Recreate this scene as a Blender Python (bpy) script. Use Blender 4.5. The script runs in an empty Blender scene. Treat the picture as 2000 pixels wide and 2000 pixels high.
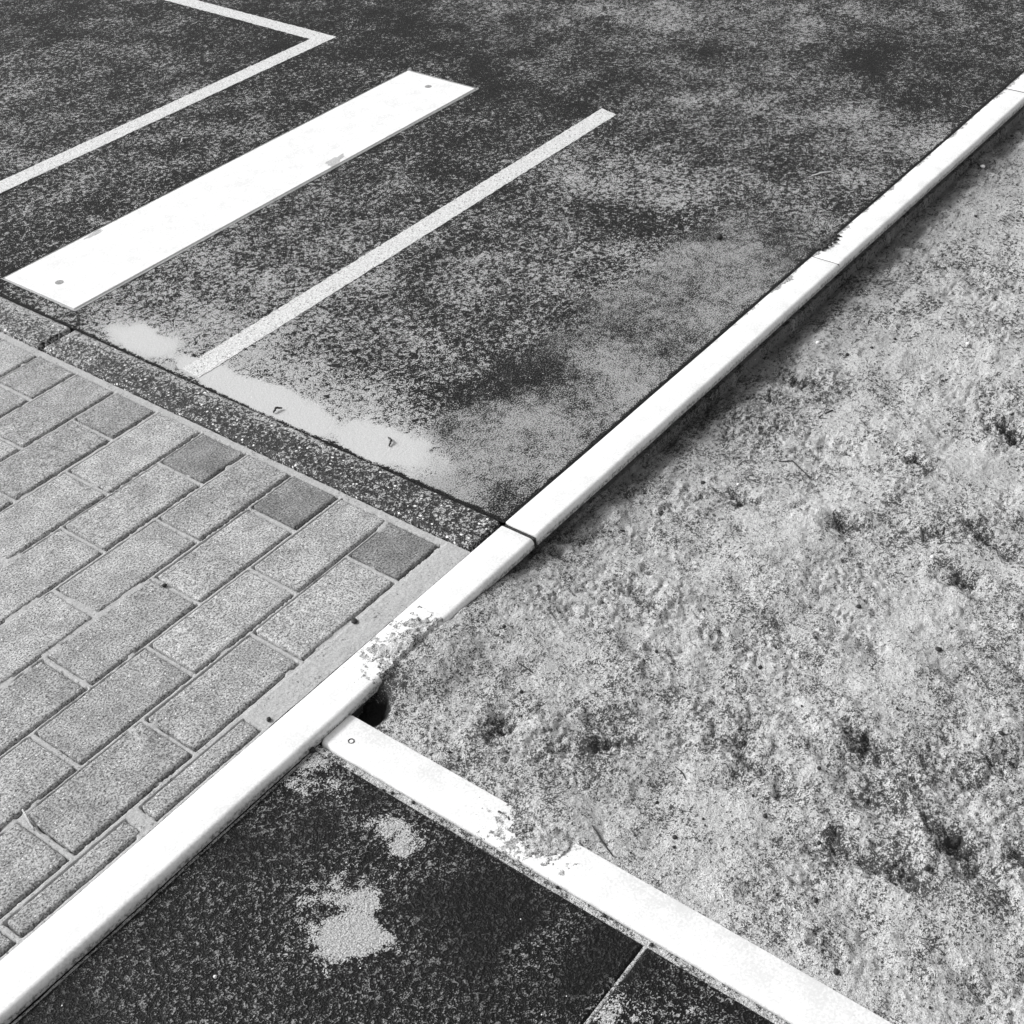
import bpy, bmesh, math, random
import numpy as np
from mathutils import Matrix, Vector
R = math.radians
scene = bpy.context.scene
C = scene.collection

# ------------------------------------------------------------------ camera
cam_d = bpy.data.cameras.new('camera'); cam = bpy.data.objects.new('camera', cam_d); C.objects.link(cam)
cam_d.sensor_width = 36.0; cam_d.lens = 36.0*2784.82/2000.0
cam_d.clip_start = 0.02; cam_d.clip_end = 500.0
PIT, ROL, YAW = 0.8921513641507595, -0.04634918879024338, -0.8973764321110563
cam.matrix_world = (Matrix.Translation((0, 0, 1.355)) @ Matrix.Rotation(YAW, 4, 'Z')
                    @ Matrix.Rotation(PIT, 4, 'X') @ Matrix.Rotation(ROL, 4, 'Z'))
scene.camera = cam
# ------------------------------------------------------------------ light (black and white film: neutral sky, neutral sun)
SUN_EL, SUN_AZ = R(36), R(112)          # azimuth measured from +X towards +Y (direction the light comes from)
w = bpy.data.worlds.new('World'); scene.world = w; w.use_nodes = True
nt = w.node_tree; bg = nt.nodes['Background']
sky = nt.nodes.new('ShaderNodeTexSky'); sky.sky_type = 'NISHITA'; sky.sun_disc = False
sky.sun_elevation = SUN_EL; sky.sun_rotation = R(90) - SUN_AZ
sky.air_density = 2.0; sky.dust_density = 4.0
bw = nt.nodes.new('ShaderNodeRGBToBW')
nt.links.new(sky.outputs[0], bw.inputs[0]); nt.links.new(bw.outputs[0], bg.inputs[0]); bg.inputs[1].default_value = 0.13
sd = bpy.data.lights.new('sun', 'SUN'); sd.energy = 2.2; sd.angle = R(10); sd.color = (1, 1, 1)
sun = bpy.data.objects.new('sun', sd); C.objects.link(sun)
d = Vector((math.cos(SUN_EL)*math.cos(SUN_AZ), math.cos(SUN_EL)*math.sin(SUN_AZ), math.sin(SUN_EL)))
sun.rotation_euler = d.to_track_quat('Z', 'Y').to_euler(); sun.location = (0, 3, 6)
vs = scene.view_settings; vs.view_transform = 'Standard'; vs.look = 'None'; vs.gamma = 1; vs.exposure = 0.6
scene.render.engine = 'CYCLES'
scene.render.resolution_x = scene.render.resolution_y = 1024

# ------------------------------------------------------------------ numpy noise
def _hash(ix, iy, seed):
    h = (ix.astype(np.int64)*374761393 + iy.astype(np.int64)*668265263 + seed*1442695041) & 0xffffffff
    h = ((h ^ (h >> 13))*1274126177) & 0xffffffff
    return ((h ^ (h >> 16)) & 0xffff)/65535.0
def vnoise(x, y, s, seed=0):
    """gradient noise, about -1..1, frequency s per metre"""
    x = x*s; y = y*s; x0 = np.floor(x); y0 = np.floor(y); fx = x-x0; fy = y-y0
    u = fx*fx*fx*(fx*(fx*6-15)+10); v = fy*fy*fy*(fy*(fy*6-15)+10)
    def gr(i, j):
        a = _hash(x0+i, y0+j, seed)*2*np.pi
        return np.cos(a)*(fx-i) + np.sin(a)*(fy-j)
    a = gr(0, 0); b = gr(1, 0); c = gr(0, 1); e = gr(1, 1)
    return 1.5*((a*(1-u)+b*u)*(1-v) + (c*(1-u)+e*u)*v)
def fbm(x, y, s, octv=3, seed=0, g=.5):
    r = 0; a = 1; t = 0
    for k in range(octv):
        r = r + a*vnoise(x, y, s*2**k, seed+k*17); t += a; a *= g
    return r/t
def sst(x, a, b):
    t = np.clip((x-a)/(b-a), 0, 1); return t*t*(3-2*t)
def axis(segs):
    """segs: list of (start, end, step)"""
    out = []
    for a, b, st in segs:
        n = max(1, int(round((b-a)/st))); out.append(np.linspace(a, b, n, endpoint=False))
    out.append(np.array([segs[-1][1]])); return np.concatenate(out)
def shepard(X, Y, pts, pw=3.2):
    num = np.zeros_like(X); den = np.zeros_like(X)
    for px, py, v in pts:
        wgt = 1.0/((X-px)**2+(Y-py)**2+.0004)**(pw/2); num += wgt*v; den += wgt
    return num/den

# ------------------------------------------------------------------ object helpers
def tag(o, label=None, cat=None, group=None, kind=None):
    if label: o['label'] = label
    if cat: o['category'] = cat
    if group: o['group'] = group
    if kind: o['kind'] = kind
    return o
def link(name, me, mat, parent=None):
    o = bpy.data.objects.new(name, me); C.objects.link(o)
    if mat: me.materials.append(mat)
    if parent: o.parent = parent
    return o
def empty(name, loc=(0, 0, 0)):
    o = bpy.data.objects.new(name, None); C.objects.link(o); o.location = loc; o.empty_display_size = .05; return o
def grid(name, xs, ys, zf, mat, parent=None, attrs=None, keep=None, smooth=True):
    X, Y = np.meshgrid(xs, ys, indexing='ij'); Z = zf(X, Y) if callable(zf) else np.full_like(X, zf)
    nx, ny = X.shape
    co = np.stack([X, Y, Z], -1).reshape(-1, 3).astype(np.float32)
    idx = np.arange(nx*ny).reshape(nx, ny)
    q = np.stack([idx[:-1, :-1], idx[1:, :-1], idx[1:, 1:], idx[:-1, 1:]], -1)
    if keep is not None:
        cx = (xs[:-1]+xs[1:])/2; cy = (ys[:-1]+ys[1:])/2
        CX, CY = np.meshgrid(cx, cy, indexing='ij'); q = q[keep(CX, CY)]
    q = q.reshape(-1, 4).astype(np.int32)
    me = bpy.data.meshes.new(name); me.vertices.add(len(co)); me.vertices.foreach_set('co', co.ravel())
    me.loops.add(q.size); me.loops.foreach_set('vertex_index', q.ravel())
    me.polygons.add(len(q)); me.polygons.foreach_set('loop_start', np.arange(0, q.size, 4, dtype=np.int32))
    me.polygons.foreach_set('loop_total', np.full(len(q), 4, np.int32))
    me.update(calc_edges=True)
    if smooth: me.polygons.foreach_set('use_smooth', np.ones(len(q), bool))
    for k, f in (attrs or {}).items():
        a = me.attributes.new(k, 'FLOAT', 'POINT'); a.data.foreach_set('value', f(X, Y).ravel().astype(np.float32))
    return link(name, me, mat, parent)
def bm_obj(name, bm, mat, parent=None, smooth=False):
    me = bpy.data.meshes.new(name); bm.normal_update(); bm.to_mesh(me); bm.free()
    if smooth:
        for p in me.polygons: p.use_smooth = True
    return link(name, me, mat, parent)

# ------------------------------------------------------------------ material helpers
class M:
    def __init__(s, name):
        s.m = bpy.data.materials.new(name); s.m.use_nodes = True; s.t = s.m.node_tree; s.b = s.t.nodes['Principled BSDF']
        s.tc = s.t.nodes.new('ShaderNodeTexCoord'); s.co = s.tc.outputs['Object']
    def put(s, sock, v):
        if hasattr(v, 'links') or isinstance(v, bpy.types.NodeSocket): s.t.links.new(v, sock)
        else: sock.default_value = v
    def noise(s, scale, det=2, rough=.5, co=None, dist=0, off=None):
        n = s.t.nodes.new('ShaderNodeTexNoise'); n.inputs['Scale'].default_value = scale; n.inputs['Detail'].default_value = det
        n.inputs['Roughness'].default_value = rough; n.inputs['Distortion'].default_value = dist
        s.t.links.new(s.shift(off, co) if off else (co or s.co), n.inputs['Vector']); return n.outputs['Fac']
    def vor(s, scale, out='Distance', feat='F1', co=None, rnd=1):
        n = s.t.nodes.new('ShaderNodeTexVoronoi'); n.feature = feat; n.inputs['Scale'].default_value = scale
        n.inputs['Randomness'].default_value = rnd
        s.t.links.new(co or s.co, n.inputs['Vector']); return n.outputs[out]
    def shift(s, off, co=None):
        n = s.t.nodes.new('ShaderNodeVectorMath'); n.operation = 'ADD'; s.t.links.new(co or s.co, n.inputs[0]); n.inputs[1].default_value = (off, off*.7, off*.3); return n.outputs[0]
    def mth(s, op, a, b=0.0, c=None, clamp=False):
        n = s.t.nodes.new('ShaderNodeMath'); n.operation = op; n.use_clamp = clamp; s.put(n.inputs[0], a); s.put(n.inputs[1], b)
        if c is not None: s.put(n.inputs[2], c)
        return n.outputs[0]
    def ramp(s, v, a, b, lo=0.0, hi=1.0):
        n = s.t.nodes.new('ShaderNodeMapRange'); n.interpolation_type = 'SMOOTHSTEP'; s.put(n.inputs['Value'], v)
        n.inputs['From Min'].default_value = a; n.inputs['From Max'].default_value = b
        s.put(n.inputs['To Min'], lo); s.put(n.inputs['To Max'], hi); return n.outputs[0]
    def mix(s, f, a, b):
        n = s.t.nodes.new('ShaderNodeMix'); n.data_type = 'FLOAT'; s.put(n.inputs[0], f); s.put(n.inputs[2], a); s.put(n.inputs[3], b); return n.outputs[0]
    def attr(s, name):
        n = s.t.nodes.new('ShaderNodeAttribute'); n.attribute_name = name; return n.outputs['Fac']
    def xyz(s):
        n = s.t.nodes.new('ShaderNodeSeparateXYZ'); s.t.links.new(s.co, n.inputs[0]); return n.outputs
    def rnd(s):
        n = s.t.nodes.new('ShaderNodeObjectInfo'); return n.outputs['Random']
    def out(s, col, rough=.7, spec=.4, bump=None, dist=.001, strength=1.0, coat=0.0, coat_r=.1):
        if isinstance(col, (int, float)): s.b.inputs['Base Color'].default_value = (col, col, col, 1)
        else:
            n = s.t.nodes.new('ShaderNodeCombineColor')
            for i in range(3): s.t.links.new(col, n.inputs[i])
            s.t.links.new(n.outputs[0], s.b.inputs['Base Color'])
        s.put(s.b.inputs['Roughness'], rough); s.put(s.b.inputs['Specular IOR Level'], spec)
        s.put(s.b.inputs['Coat Weight'], coat); s.b.inputs['Coat Roughness'].default_value = coat_r
        if bump is not None:
            n = s.t.nodes.new('ShaderNodeBump'); n.inputs['Distance'].default_value = dist; s.put(n.inputs['Strength'], strength)
            s.t.links.new(bump, n.inputs['Height']); s.t.links.new(n.outputs[0], s.b.inputs['Normal'])
        return s.m

def mat_sand():
    m = M('pit_sand')
    g = m.noise(420, 3, .75); g2 = m.noise(150, 3, .65); g3 = m.noise(26, 4, .6); g4 = m.noise(700, 1, .5)
    base = m.mix(m.ramp(m.mth('ADD', g, m.mth('MULTIPLY', m.mth('SUBTRACT', g4, .5), 1.2)), .30, .60), .33, .53)
    base = m.mix(m.mth('MULTIPLY', m.attr('damp_and_shade'), .8), base, .07)  # damp sand, with the kerb-side shade painted in
    base = m.mix(m.attr('soil'), base, .010)
    gr = m.attr('grit_shade')
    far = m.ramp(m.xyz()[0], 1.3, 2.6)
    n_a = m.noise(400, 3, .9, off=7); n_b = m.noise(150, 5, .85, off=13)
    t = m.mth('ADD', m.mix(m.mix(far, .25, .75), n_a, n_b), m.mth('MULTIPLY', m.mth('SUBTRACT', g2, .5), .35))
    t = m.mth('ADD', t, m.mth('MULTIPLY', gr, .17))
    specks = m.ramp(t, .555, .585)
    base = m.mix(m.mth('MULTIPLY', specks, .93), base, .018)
    big = m.mth('MULTIPLY', m.ramp(m.vor(120), .17, .12), m.ramp(m.noise(60, 2, .5, off=3), .56, .60))
    base = m.mix(m.mth('MULTIPLY', big, .9), base, .02)
    white = m.mth('MULTIPLY', m.ramp(m.vor(110, co=m.shift(11)), .11, .07), m.ramp(m.noise(40, 2, .5, off=19), .57, .62))
    base = m.mix(white, base, .8)
    h = m.mth('ADD', m.mth('MULTIPLY', g, 1.0), m.mth('MULTIPLY', g2, 2.0))
    return m.out(base, .85, .2, h, .0020, 1.0)

def mat_joint():
    m = M('joint_sand')
    g = m.noise(500, 2, .6); base = m.mix(m.ramp(g, .35, .65), .29, .41)
    sp = m.ramp(m.mth('ADD', m.noise(220, 4, .8, off=5), m.mth('MULTIPLY', m.mth('SUBTRACT', m.noise(16, 4, .7, off=9), .5), .45)), .585, .66)
    base = m.mix(m.mth('MULTIPLY', sp, .8), base, .04)
    return m.out(base, .85, .2, g, .0006, .7)

def mat_brick():
    m = M('paving_concrete')
    r = m.rnd(); n = m.t.nodes.new('ShaderNodeVectorMath'); n.operation = 'ADD'; m.t.links.new(m.co, n.inputs[0])
    cx = m.t.nodes.new('ShaderNodeCombineXYZ'); m.t.links.new(m.mth('MULTIPLY', r, 50), cx.inputs[0]); m.t.links.new(cx.outputs[0], n.inputs[1])
    m.co = n.outputs[0]
    g = m.noise(380, 3, .7); g2 = m.noise(22, 5, .7)
    base = m.mix(m.ramp(g, .36, .60), .13, .47)
    base = m.mth('MULTIPLY', base, m.ramp(g2, .35, .65, .74, 1.12)); base = m.mth('MULTIPLY', base, m.ramp(r, 0, 1, .88, 1.08))
    wet = m.attr('wet'); base = m.mth('MULTIPLY', base, m.mix(wet, 1.0, .50))
    white = m.mth('MULTIPLY', m.ramp(m.vor(190), .24, .15), m.ramp(m.noise(120, 2, .5, off=9), .50, .56))
    base = m.mix(m.mth('MULTIPLY', white, m.mix(wet, .9, .3)), base, .72)
    pit = m.ramp(m.noise(290, 3, .7, off=4), .58, .66)
    base = m.mix(m.mth('MULTIPLY', pit, .85), base, .03)
    h = m.mth('SUBTRACT', g, m.mth('MULTIPLY', pit, .6))
    return m.out(base, .8, .25, h, .0012, 1.0)

def mat_runway():
    m = M('wet_runway')
    L = m.attr('silt'); smooth = m.attr('smooth')
    n1 = m.noise(110, 4, .72, dist=.7); n2 = m.noise(9, 8, .66); n3 = m.noise(420, 2, .6)
    pud = m.attr('puddle'); calm = m.mth('MAXIMUM', smooth, m.ramp(pud, .55, 1.0, 0.0, .8))
    grain = m.mth('ADD', m.mth('MULTIPLY', m.mth('SUBTRACT', n1, .5), m.mix(calm, 3.4, .8)), m.mth('MULTIPLY', m.mth('SUBTRACT', n3, .5), m.mix(calm, 2.2, 1.2)))
    t = m.mth('ADD', L, m.mth('MULTIPLY', m.mth('SUBTRACT', n2, .5), m.mix(calm, 1.25, .8))); t = m.mth('ADD', t, m.mth('MULTIPLY', calm, .10)); t = m.mth('ADD', t, m.ramp(pud, .55, 1.0, -.04, .30)); t = m.mth('ADD', t, m.mth('MULTIPLY', m.mth('SUBTRACT', m.noise(48, 4, .75, off=17), .5), m.mix(calm, 1.1, .5))); t = m.mth('ADD', t, grain)
    mask = m.ramp(t, .45, .85)  # pale mask: silt, with the wet glints painted in as colour
    sil_refl = m.mix(m.ramp(n3, .35, .62), .20, .44)
    sil_refl = m.mix(smooth, sil_refl, m.mix(m.ramp(n3, .35, .62), .17, .33))
    sil_refl = m.mix(pud, sil_refl, m.mix(m.ramp(n3, .35, .62), .40, .47))  # puddle's sky reflection put into its pale silt colour
    base = m.mix(mask, m.mix(m.ramp(n3, .45, .60), .006, .035), sil_refl)
    white = m.mth('MULTIPLY', m.ramp(m.vor(110), .12, .07), m.ramp(m.noise(50, 2, .5, off=9), .58, .63))
    base = m.mix(white, base, .7)
    rough = m.mix(mask, .5, .6)
    return m.out(base, rough, m.mix(mask, .03, .15), m.mth('ADD', n1, m.mth('MULTIPLY', n3, .3)), .0030, m.mix(calm, 1.0, .25))

def mat_edging():
    m = M('wet_aggregate')
    n1 = m.noise(170, 3, .65, dist=.5); n3 = m.noise(450, 2, .6); L = m.attr('silt')
    t = m.mth('ADD', L, m.mth('MULTIPLY', m.mth('SUBTRACT', n1, .5), 3.4)); t = m.mth('ADD', t, m.mth('MULTIPLY', m.mth('SUBTRACT', n3, .5), 2.0))
    mask = m.ramp(t, .40, .80)
    base = m.mix(mask, .008, m.mix(m.ramp(n3, .35, .62), .16, .42))
    white = m.mth('MULTIPLY', m.ramp(m.vor(105), .27, .16), m.ramp(m.noise(70, 2, .5, off=9), .52, .57))
    base = m.mix(white, base, .8)
    return m.out(base, .42, .3, m.mth('ADD', n1, m.mth('MULTIPLY', n3, .4)), .0035, 1.0)

def mat_mat():
    m = M('black_rubber')
    n1 = m.noise(165, 2, .55, dist=1.0); n3 = m.noise(520, 2, .6); n2 = m.noise(34, 6, .75); L = m.attr('silt')
    t = m.mth('ADD', m.mth('MULTIPLY', m.mth('SUBTRACT', L, .47), 1.3), m.mth('MULTIPLY', m.mth('SUBTRACT', n2, .5), 1.6))
    t = m.mth('ADD', t, m.mth('MULTIPLY', m.mth('SUBTRACT', n3, .5), .7)); t = m.mth('ADD', t, m.mth('MULTIPLY', m.mth('SUBTRACT', n1, .5), .5))
    mask = m.ramp(t, .04, .20)
    dust = m.mth('MULTIPLY', m.ramp(m.mth('ADD', m.mth('MULTIPLY', n3, .8), m.mth('MULTIPLY', n1, .9)), .88, 1.08), m.ramp(L, .0, .3, .45, 1.0))
    base = m.mix(mask, m.mix(dust, .004, m.mix(m.ramp(L, .06, .20), .07, .24)), m.mix(m.ramp(n3, .38, .6), .20, .44))
    white = m.mth('MULTIPLY', m.ramp(m.vor(80), .07, .05), m.ramp(m.noise(30, 2, .5, off=9), .58, .62))
    base = m.mix(white, base, .7)
    return m.out(base, m.mix(mask, .55, .85), m.mix(mask, .15, .15), m.mth('ADD', n1, m.mth('MULTIPLY', n3, .15)), .0030, 1.0)

def mat_white(name='white_kerb', creep=True, top=0.0, spots=()):
    m = M(name); X = m.xyz()
    n = m.noise(300, 2, .6); n2 = m.noise(22, 4, .7)
    base = m.mix(m.ramp(m.mth('ADD', m.mth('MULTIPLY', n, .5), m.mth('MULTIPLY', n2, .5)), .38, .60), .58, .72)
    dots = m.mth('MULTIPLY', m.ramp(m.vor(60), .035, .02), m.ramp(m.noise(12, 2, .5, off=4), .55, .62))
    base = m.mix(m.mth('MULTIPLY', dots, .7), base, .3)
    # side-face shading painted into the colour, mottled with grime, toward the lower edge
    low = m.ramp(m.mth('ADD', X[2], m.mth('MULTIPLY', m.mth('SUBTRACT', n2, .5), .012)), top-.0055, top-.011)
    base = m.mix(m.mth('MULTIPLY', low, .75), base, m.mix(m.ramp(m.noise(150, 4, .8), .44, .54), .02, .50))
    for (cx, cy, rad) in spots:
        dd = m.mth('SQRT', m.mth('ADD', m.mth('POWER', m.mth('SUBTRACT', X[0], cx), 2.0), m.mth('POWER', m.mth('SUBTRACT', X[1], cy), 2.0)))
        sp = m.mth('ADD', m.mth('SUBTRACT', 1.0, m.mth('DIVIDE', dd, rad)), m.mth('MULTIPLY', m.mth('SUBTRACT', m.noise(95, 5, .75, off=21), .62), 4.5))
        base = m.mix(m.ramp(sp, .0, .18), base, m.mix(m.ramp(n, .4, .6), .12, .38))
    if creep:
        far = m.ramp(X[0], 1.75, 2.1)
        ex = m.mth('MULTIPLY', m.mth('MULTIPLY', m.ramp(X[0], 2.08, 2.125), m.ramp(X[0], 2.21, 2.17)), .007)
        t = m.mth('ADD', m.mth('MULTIPLY', m.mth('SUBTRACT', m.mth('ADD', X[1], ex), 1.0375), 75.0), m.mth('MULTIPLY', m.mth('SUBTRACT', m.noise(38, 5, .7), .50), 4.2))
        mk = m.mth('MULTIPLY', m.ramp(t, .0, .35), far)
        base = m.mix(mk, base, m.mix(m.ramp(n, .4, .6), .08, .38))
    return m.out(base, .5, .35, n, .0002, .5)

def mat_paint():
    m = M('line_paint')
    n1 = m.noise(135, 3, .62, dist=.6); n3 = m.noise(480, 2, .6)
    base = m.mix(m.ramp(n3, .38, .62), .40, .66)
    hole = m.ramp(m.mth('ADD', m.noise(330, 2, .6, off=6), m.mth('MULTIPLY', m.mth('SUBTRACT', n1, .5), .6)), .58, .68)
    base = m.mix(m.mth('MULTIPLY', hole, .8), base, .06)
    return m.out(base, .6, .4, m.mth('ADD', n1, n3), .0010, .8)

def mat_plain(name, v, rough=.6, spec=.4, sc=300, var=.25, b=.0005, metal=0):
    m = M(name); n = m.noise(sc, 3, .6); base = m.mix(m.ramp(n, .3, .7), v*(1-var), v*(1+var))
    m.b.inputs['Metallic'].default_value = metal
    return m.out(base, rough, spec, n, b, 1.0)

SAND, JOINT, BRICK, RUNM, EDGM, MATM = mat_sand(), mat_joint(), mat_brick(), mat_runway(), mat_edging(), mat_mat()
WHITE, BWHITE, RWHITE, PAINT = mat_white(spots=((.985, 1.0, .075),)), mat_white('white_board', False), mat_white('white_rail', False, -.014, ((.85, .67, .075),)), mat_paint()
DARK = mat_plain('dark_crumb', .018, .7); DIRT_SHADE = mat_plain('joint_dirt_shade', .03, .9, sc=350, var=.7, b=.002); CONC = mat_plain('stained_concrete', .07, .8, b=.002)
METAL = mat_plain('galvanised_metal', .5, .4, metal=.6); PLUG = mat_plain('grey_plug', .22, .6, sc=500, var=.4)
TWIG = mat_plain('dark_twig', .025, .7); PALE = mat_plain('pale_straw', .62, .6); STONE = mat_plain('pale_stone', .7, .6)
SILT = mat_plain('dried_silt', .36, .8, sc=400, var=.25); MOSS = mat_plain('dark_moss', .045, .85, sc=250, var=.6, b=.001)
GROUND = mat_plain('bare_ground', .12, .9, sc=40, var=.4, b=.003)

def box(name, x0, x1, y0, y1, z0, z1, mat, parent, bev=.0, seg=2, sub=0):
    bm = bmesh.new(); bmesh.ops.create_cube(bm, size=1)
    for v in bm.verts: v.co = Vector((x0+(v.co.x+.5)*(x1-x0), y0+(v.co.y+.5)*(y1-y0), z0+(v.co.z+.5)*(z1-z0)))
    if bev: bmesh.ops.bevel(bm, geom=list(bm.edges), offset=bev, segments=seg, affect='EDGES', profile=.5)
    o = bm_obj(name, bm, mat)
    if parent: o.parent = parent; o.matrix_parent_inverse = Matrix.Translation(parent.location).inverted()
    return o

# ------------------------------------------------------------------ ground sheet
bm = bmesh.new(); bmesh.ops.create_grid(bm, x_segments=8, y_segments=8, size=150)
g = bm_obj('ground', bm, GROUND); g.location.z = -.22; tag(g, kind='structure')

# ------------------------------------------------------------------ runway (wet, silted) with a slot for the take-off board
RUN = [(2.23, 3.35, 0.25), (2.12, 3.03, 0.42), (2.28, 2.9, 0.35), (2.47, 2.81, 0.2), (2.15, 2.86, 0.25), (1.89, 2.85, 0.38), (1.99, 3.05, 0.42), (2.09, 2.64, 0.38), (2.27, 2.6, 0.35), (1.8, 2.55, 0.42), (1.97, 2.56, 0.4), (1.57, 2.45, 0.4), (1.85, 2.34, 0.3), (1.71, 2.36, 0.35), (1.47, 2.39, 0.3), (1.4, 2.37, 0.25), (2.5, 2.62, 0.22), (2.62, 2.48, 0.22), (2.36, 2.39, 0.3), (2.3, 2.04, 0.3), (2.39, 1.88, 0.25), (2.17, 1.83, 0.28), (2.07, 2.0, 0.33), (2.1, 2.04, 0.4), (1.97, 2.06, 0.35), (1.82, 2.07, 0.45), (1.75, 2.08, 0.5), (1.77, 1.93, 0.5), (1.6, 2.0, 0.55), (1.45, 1.99, 0.6), (1.34, 1.95, 0.9), (1.34, 1.88, 0.9), (1.36, 2.06, 0.7), (1.31, 2.07, 0.55), (1.31, 2.22, 0.45), (2.0, 1.79, 0.35), (1.95, 1.82, 0.45), (1.77, 1.81, 0.45), (1.57, 1.82, 0.55), (2.78, 2.44, 0.22), (2.93, 2.38, 0.45), (2.81, 2.11, 0.3), (2.71, 1.96, 0.4), (3.16, 2.11, 0.5), (3.03, 2.1, 0.4), (3.17, 1.95, 0.58), (2.71, 1.84, 0.3), (2.54, 1.92, 0.25), (2.64, 2.07, 0.22), (2.21, 1.68, 0.4), (2.33, 1.62, 0.6), (2.35, 1.5, 0.68), (2.35, 1.39, 0.62), (2.23, 1.42, 0.3), (2.22, 1.35, 0.3), (1.85, 1.53, 0.58), (1.94, 1.67, 0.4), (1.75, 1.4, 0.42), (1.67, 1.52, 0.45), (1.55, 1.54, 0.52), (1.99, 1.39, 0.45), (2.14, 1.24, 0.62), (2.14, 1.16, 0.62), (1.83, 1.28, 0.52), (1.88, 1.14, 0.5), (1.59, 1.33, 0.4), (1.64, 1.25, 0.35), (1.51, 1.33, 0.3), (1.54, 1.41, 0.42), (1.43, 1.56, 0.72), (1.51, 1.63, 0.6), (1.38, 1.64, 0.8), (1.37, 1.69, 0.92), (1.33, 1.54, 0.95), (1.39, 1.4, 0.9), (1.39, 1.46, 0.88), (1.37, 1.29, 0.98), (1.32, 1.29, 0.95), (1.35, 1.23, 0.9), (1.43, 1.28, 0.5), (1.39, 1.21, 0.6), (1.43, 1.15, 0.62), (1.35, 1.15, 0.6), (1.32, 1.08, 0.5), (1.54, 1.13, 0.62), (1.72, 1.14, 0.62), (1.94, 1.12, 0.6), (1.64, 1.03, 0.6), (1.48, 1.05, 0.62), (3.21, 1.74, 0.45), (3.31, 1.64, 0.5), (3.45, 1.41, 0.45), (3.22, 1.38, 0.22), (3.01, 1.48, 0.48), (3.05, 1.23, 0.3), (3.39, 1.17, 0.35), (3.55, 1.31, 0.4), (2.85, 1.26, 0.58), (2.82, 1.06, 0.58), (2.8, 1.5, 0.48), (2.74, 1.61, 0.5), (2.58, 1.44, 0.35), (2.62, 1.27, 0.4), (2.56, 1.57, 0.35), (2.64, 1.1, 0.52), (2.41, 1.15, 0.52), (2.29, 1.21, 0.5), (3.05, 1.72, 0.35), (2.28, 1.03, 0.4), (2.17, 1.05, 0.58)]
BX0, BX1, BY0, BY1 = 1.334, 2.555, 2.0925, 2.3015      # board panel
HX0, HX1, HY0, HY1 = BX0-.005, BX1+.005, BY0-.009, BY1+.008
xs = np.unique(np.concatenate([axis([(1.2852, 1.30, .003), (1.30, 1.45, .006), (1.45, 2.4, .012), (2.4, 4.2, .02), (4.2, 12, .3)]), [HX0, HX1]]))
ys = np.unique(np.concatenate([axis([(1.0428, 1.06, .003), (1.06, 1.3, .007), (1.3, 2.4, .012), (2.4, 3.8, .02), (3.8, 12, .3)]), [HY0, HY1]]))
def silt(X, Y):
    wx = .03*fbm(X, Y, 9, 3, 5); wy = .03*fbm(X, Y, 9, 3, 9)
    v = shepard(X+wx, Y+wy, RUN); v = np.clip((v-.42)*1.05+.42, 0, .92)
    rag = .004*fbm(X, Y, 45, 3, 57)
    return v-.9*(1-sst(X+rag, 1.287, 1.2955))-.6*(1-sst(Y+rag, 1.044, 1.0505))
def puddle(X, Y):
    def el(cx, cy, rx, ry, a=0):
        dx = X-cx; dy = Y-cy; c, s = math.cos(a), math.sin(a)
        return 1-np.sqrt(((dx*c+dy*s)/rx)**2+((-dx*s+dy*c)/ry)**2)
    n = .55*fbm(X, Y, 22, 3, 31)
    p = np.maximum.reduce([el(1.335, 1.33, .06, .13), el(1.32, 1.55, .055, .20), el(1.33, 1.90, .05, .09), el(1.325, 1.70, .035, .15)])
    return sst(p+n*.6, -.25, .45)
def smoothf(X, Y):
    near = sst(X, 1.30, 1.33)*0
    a = sst(1.33-Y+.06*fbm(X, Y, 12, 3, 3), .0, .06)*sst(2.6-X, 0, .4)         # fine silt along the kerb
    a = a*(1-puddle(X, Y)*.5)
    b = .45*sst(X, 2.3, 2.9)
    return np.clip(np.maximum(a, b), 0, 1)
inhole = lambda X, Y: ~((X > HX0) & (X < HX1) & (Y > HY0) & (Y < HY1))
run = grid('runway', xs, ys, lambda X, Y: .0006*fbm(X, Y, 6, 2, 2), RUNM, attrs={'silt': silt, 'puddle': puddle, 'smooth': smoothf}, keep=inhole)
tag(run, kind='structure')
me = run.data

def poly_sheet(name, pts, z, th, mat, parent=None, jit=0.0, step=.006, seed=1):
    """extruded flat polygon with a slightly ragged outline"""
    rng = random.Random(seed); out = []
    for i in range(len(pts)):
        a = Vector(pts[i]); b = Vector(pts[(i+1) % len(pts)]); n = max(1, int((b-a).length/step)); e = (b-a).normalized(); nn = Vector((-e.y, e.x))
        for k in range(n):
            p = a.lerp(b, k/n) + nn*(rng.gauss(0, jit) if k else 0); out.append(p)
    bm = bmesh.new(); vs_ = [bm.verts.new((p.x, p.y, z+th)) for p in out]; f = bm.faces.new(vs_)
    r = bmesh.ops.extrude_face_region(bm, geom=[f]); 
    for v in r['geom']:
        if isinstance(v, bmesh.types.BMVert): v.co.z -= th
    bmesh.ops.recalc_face_normals(bm, faces=bm.faces); bmesh.ops.triangulate(bm, faces=[f for f in bm.faces if len(f.verts) > 4])
    return bm_obj(name, bm, mat, parent)
l1 = poly_sheet('painted_line', [(1.303, 1.721), (1.45, 1.7205), (2.609, 1.722), (2.622, 1.770), (1.6, 1.7685), (1.306, 1.768)], .0001, .0006, PAINT, run, .0007)
tag(l1, 'thin straight painted line nearest the long kerb')
l2 = poly_sheet('painted_line', [(0.95, 2.620), (1.5, 2.616), (2.632, 2.612), (2.634, 3.4), (2.587, 3.4), (2.584, 2.661), (1.5, 2.666), (0.95, 2.670)], .0001, .0006, PAINT, run, .0007, seed=4)
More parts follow.
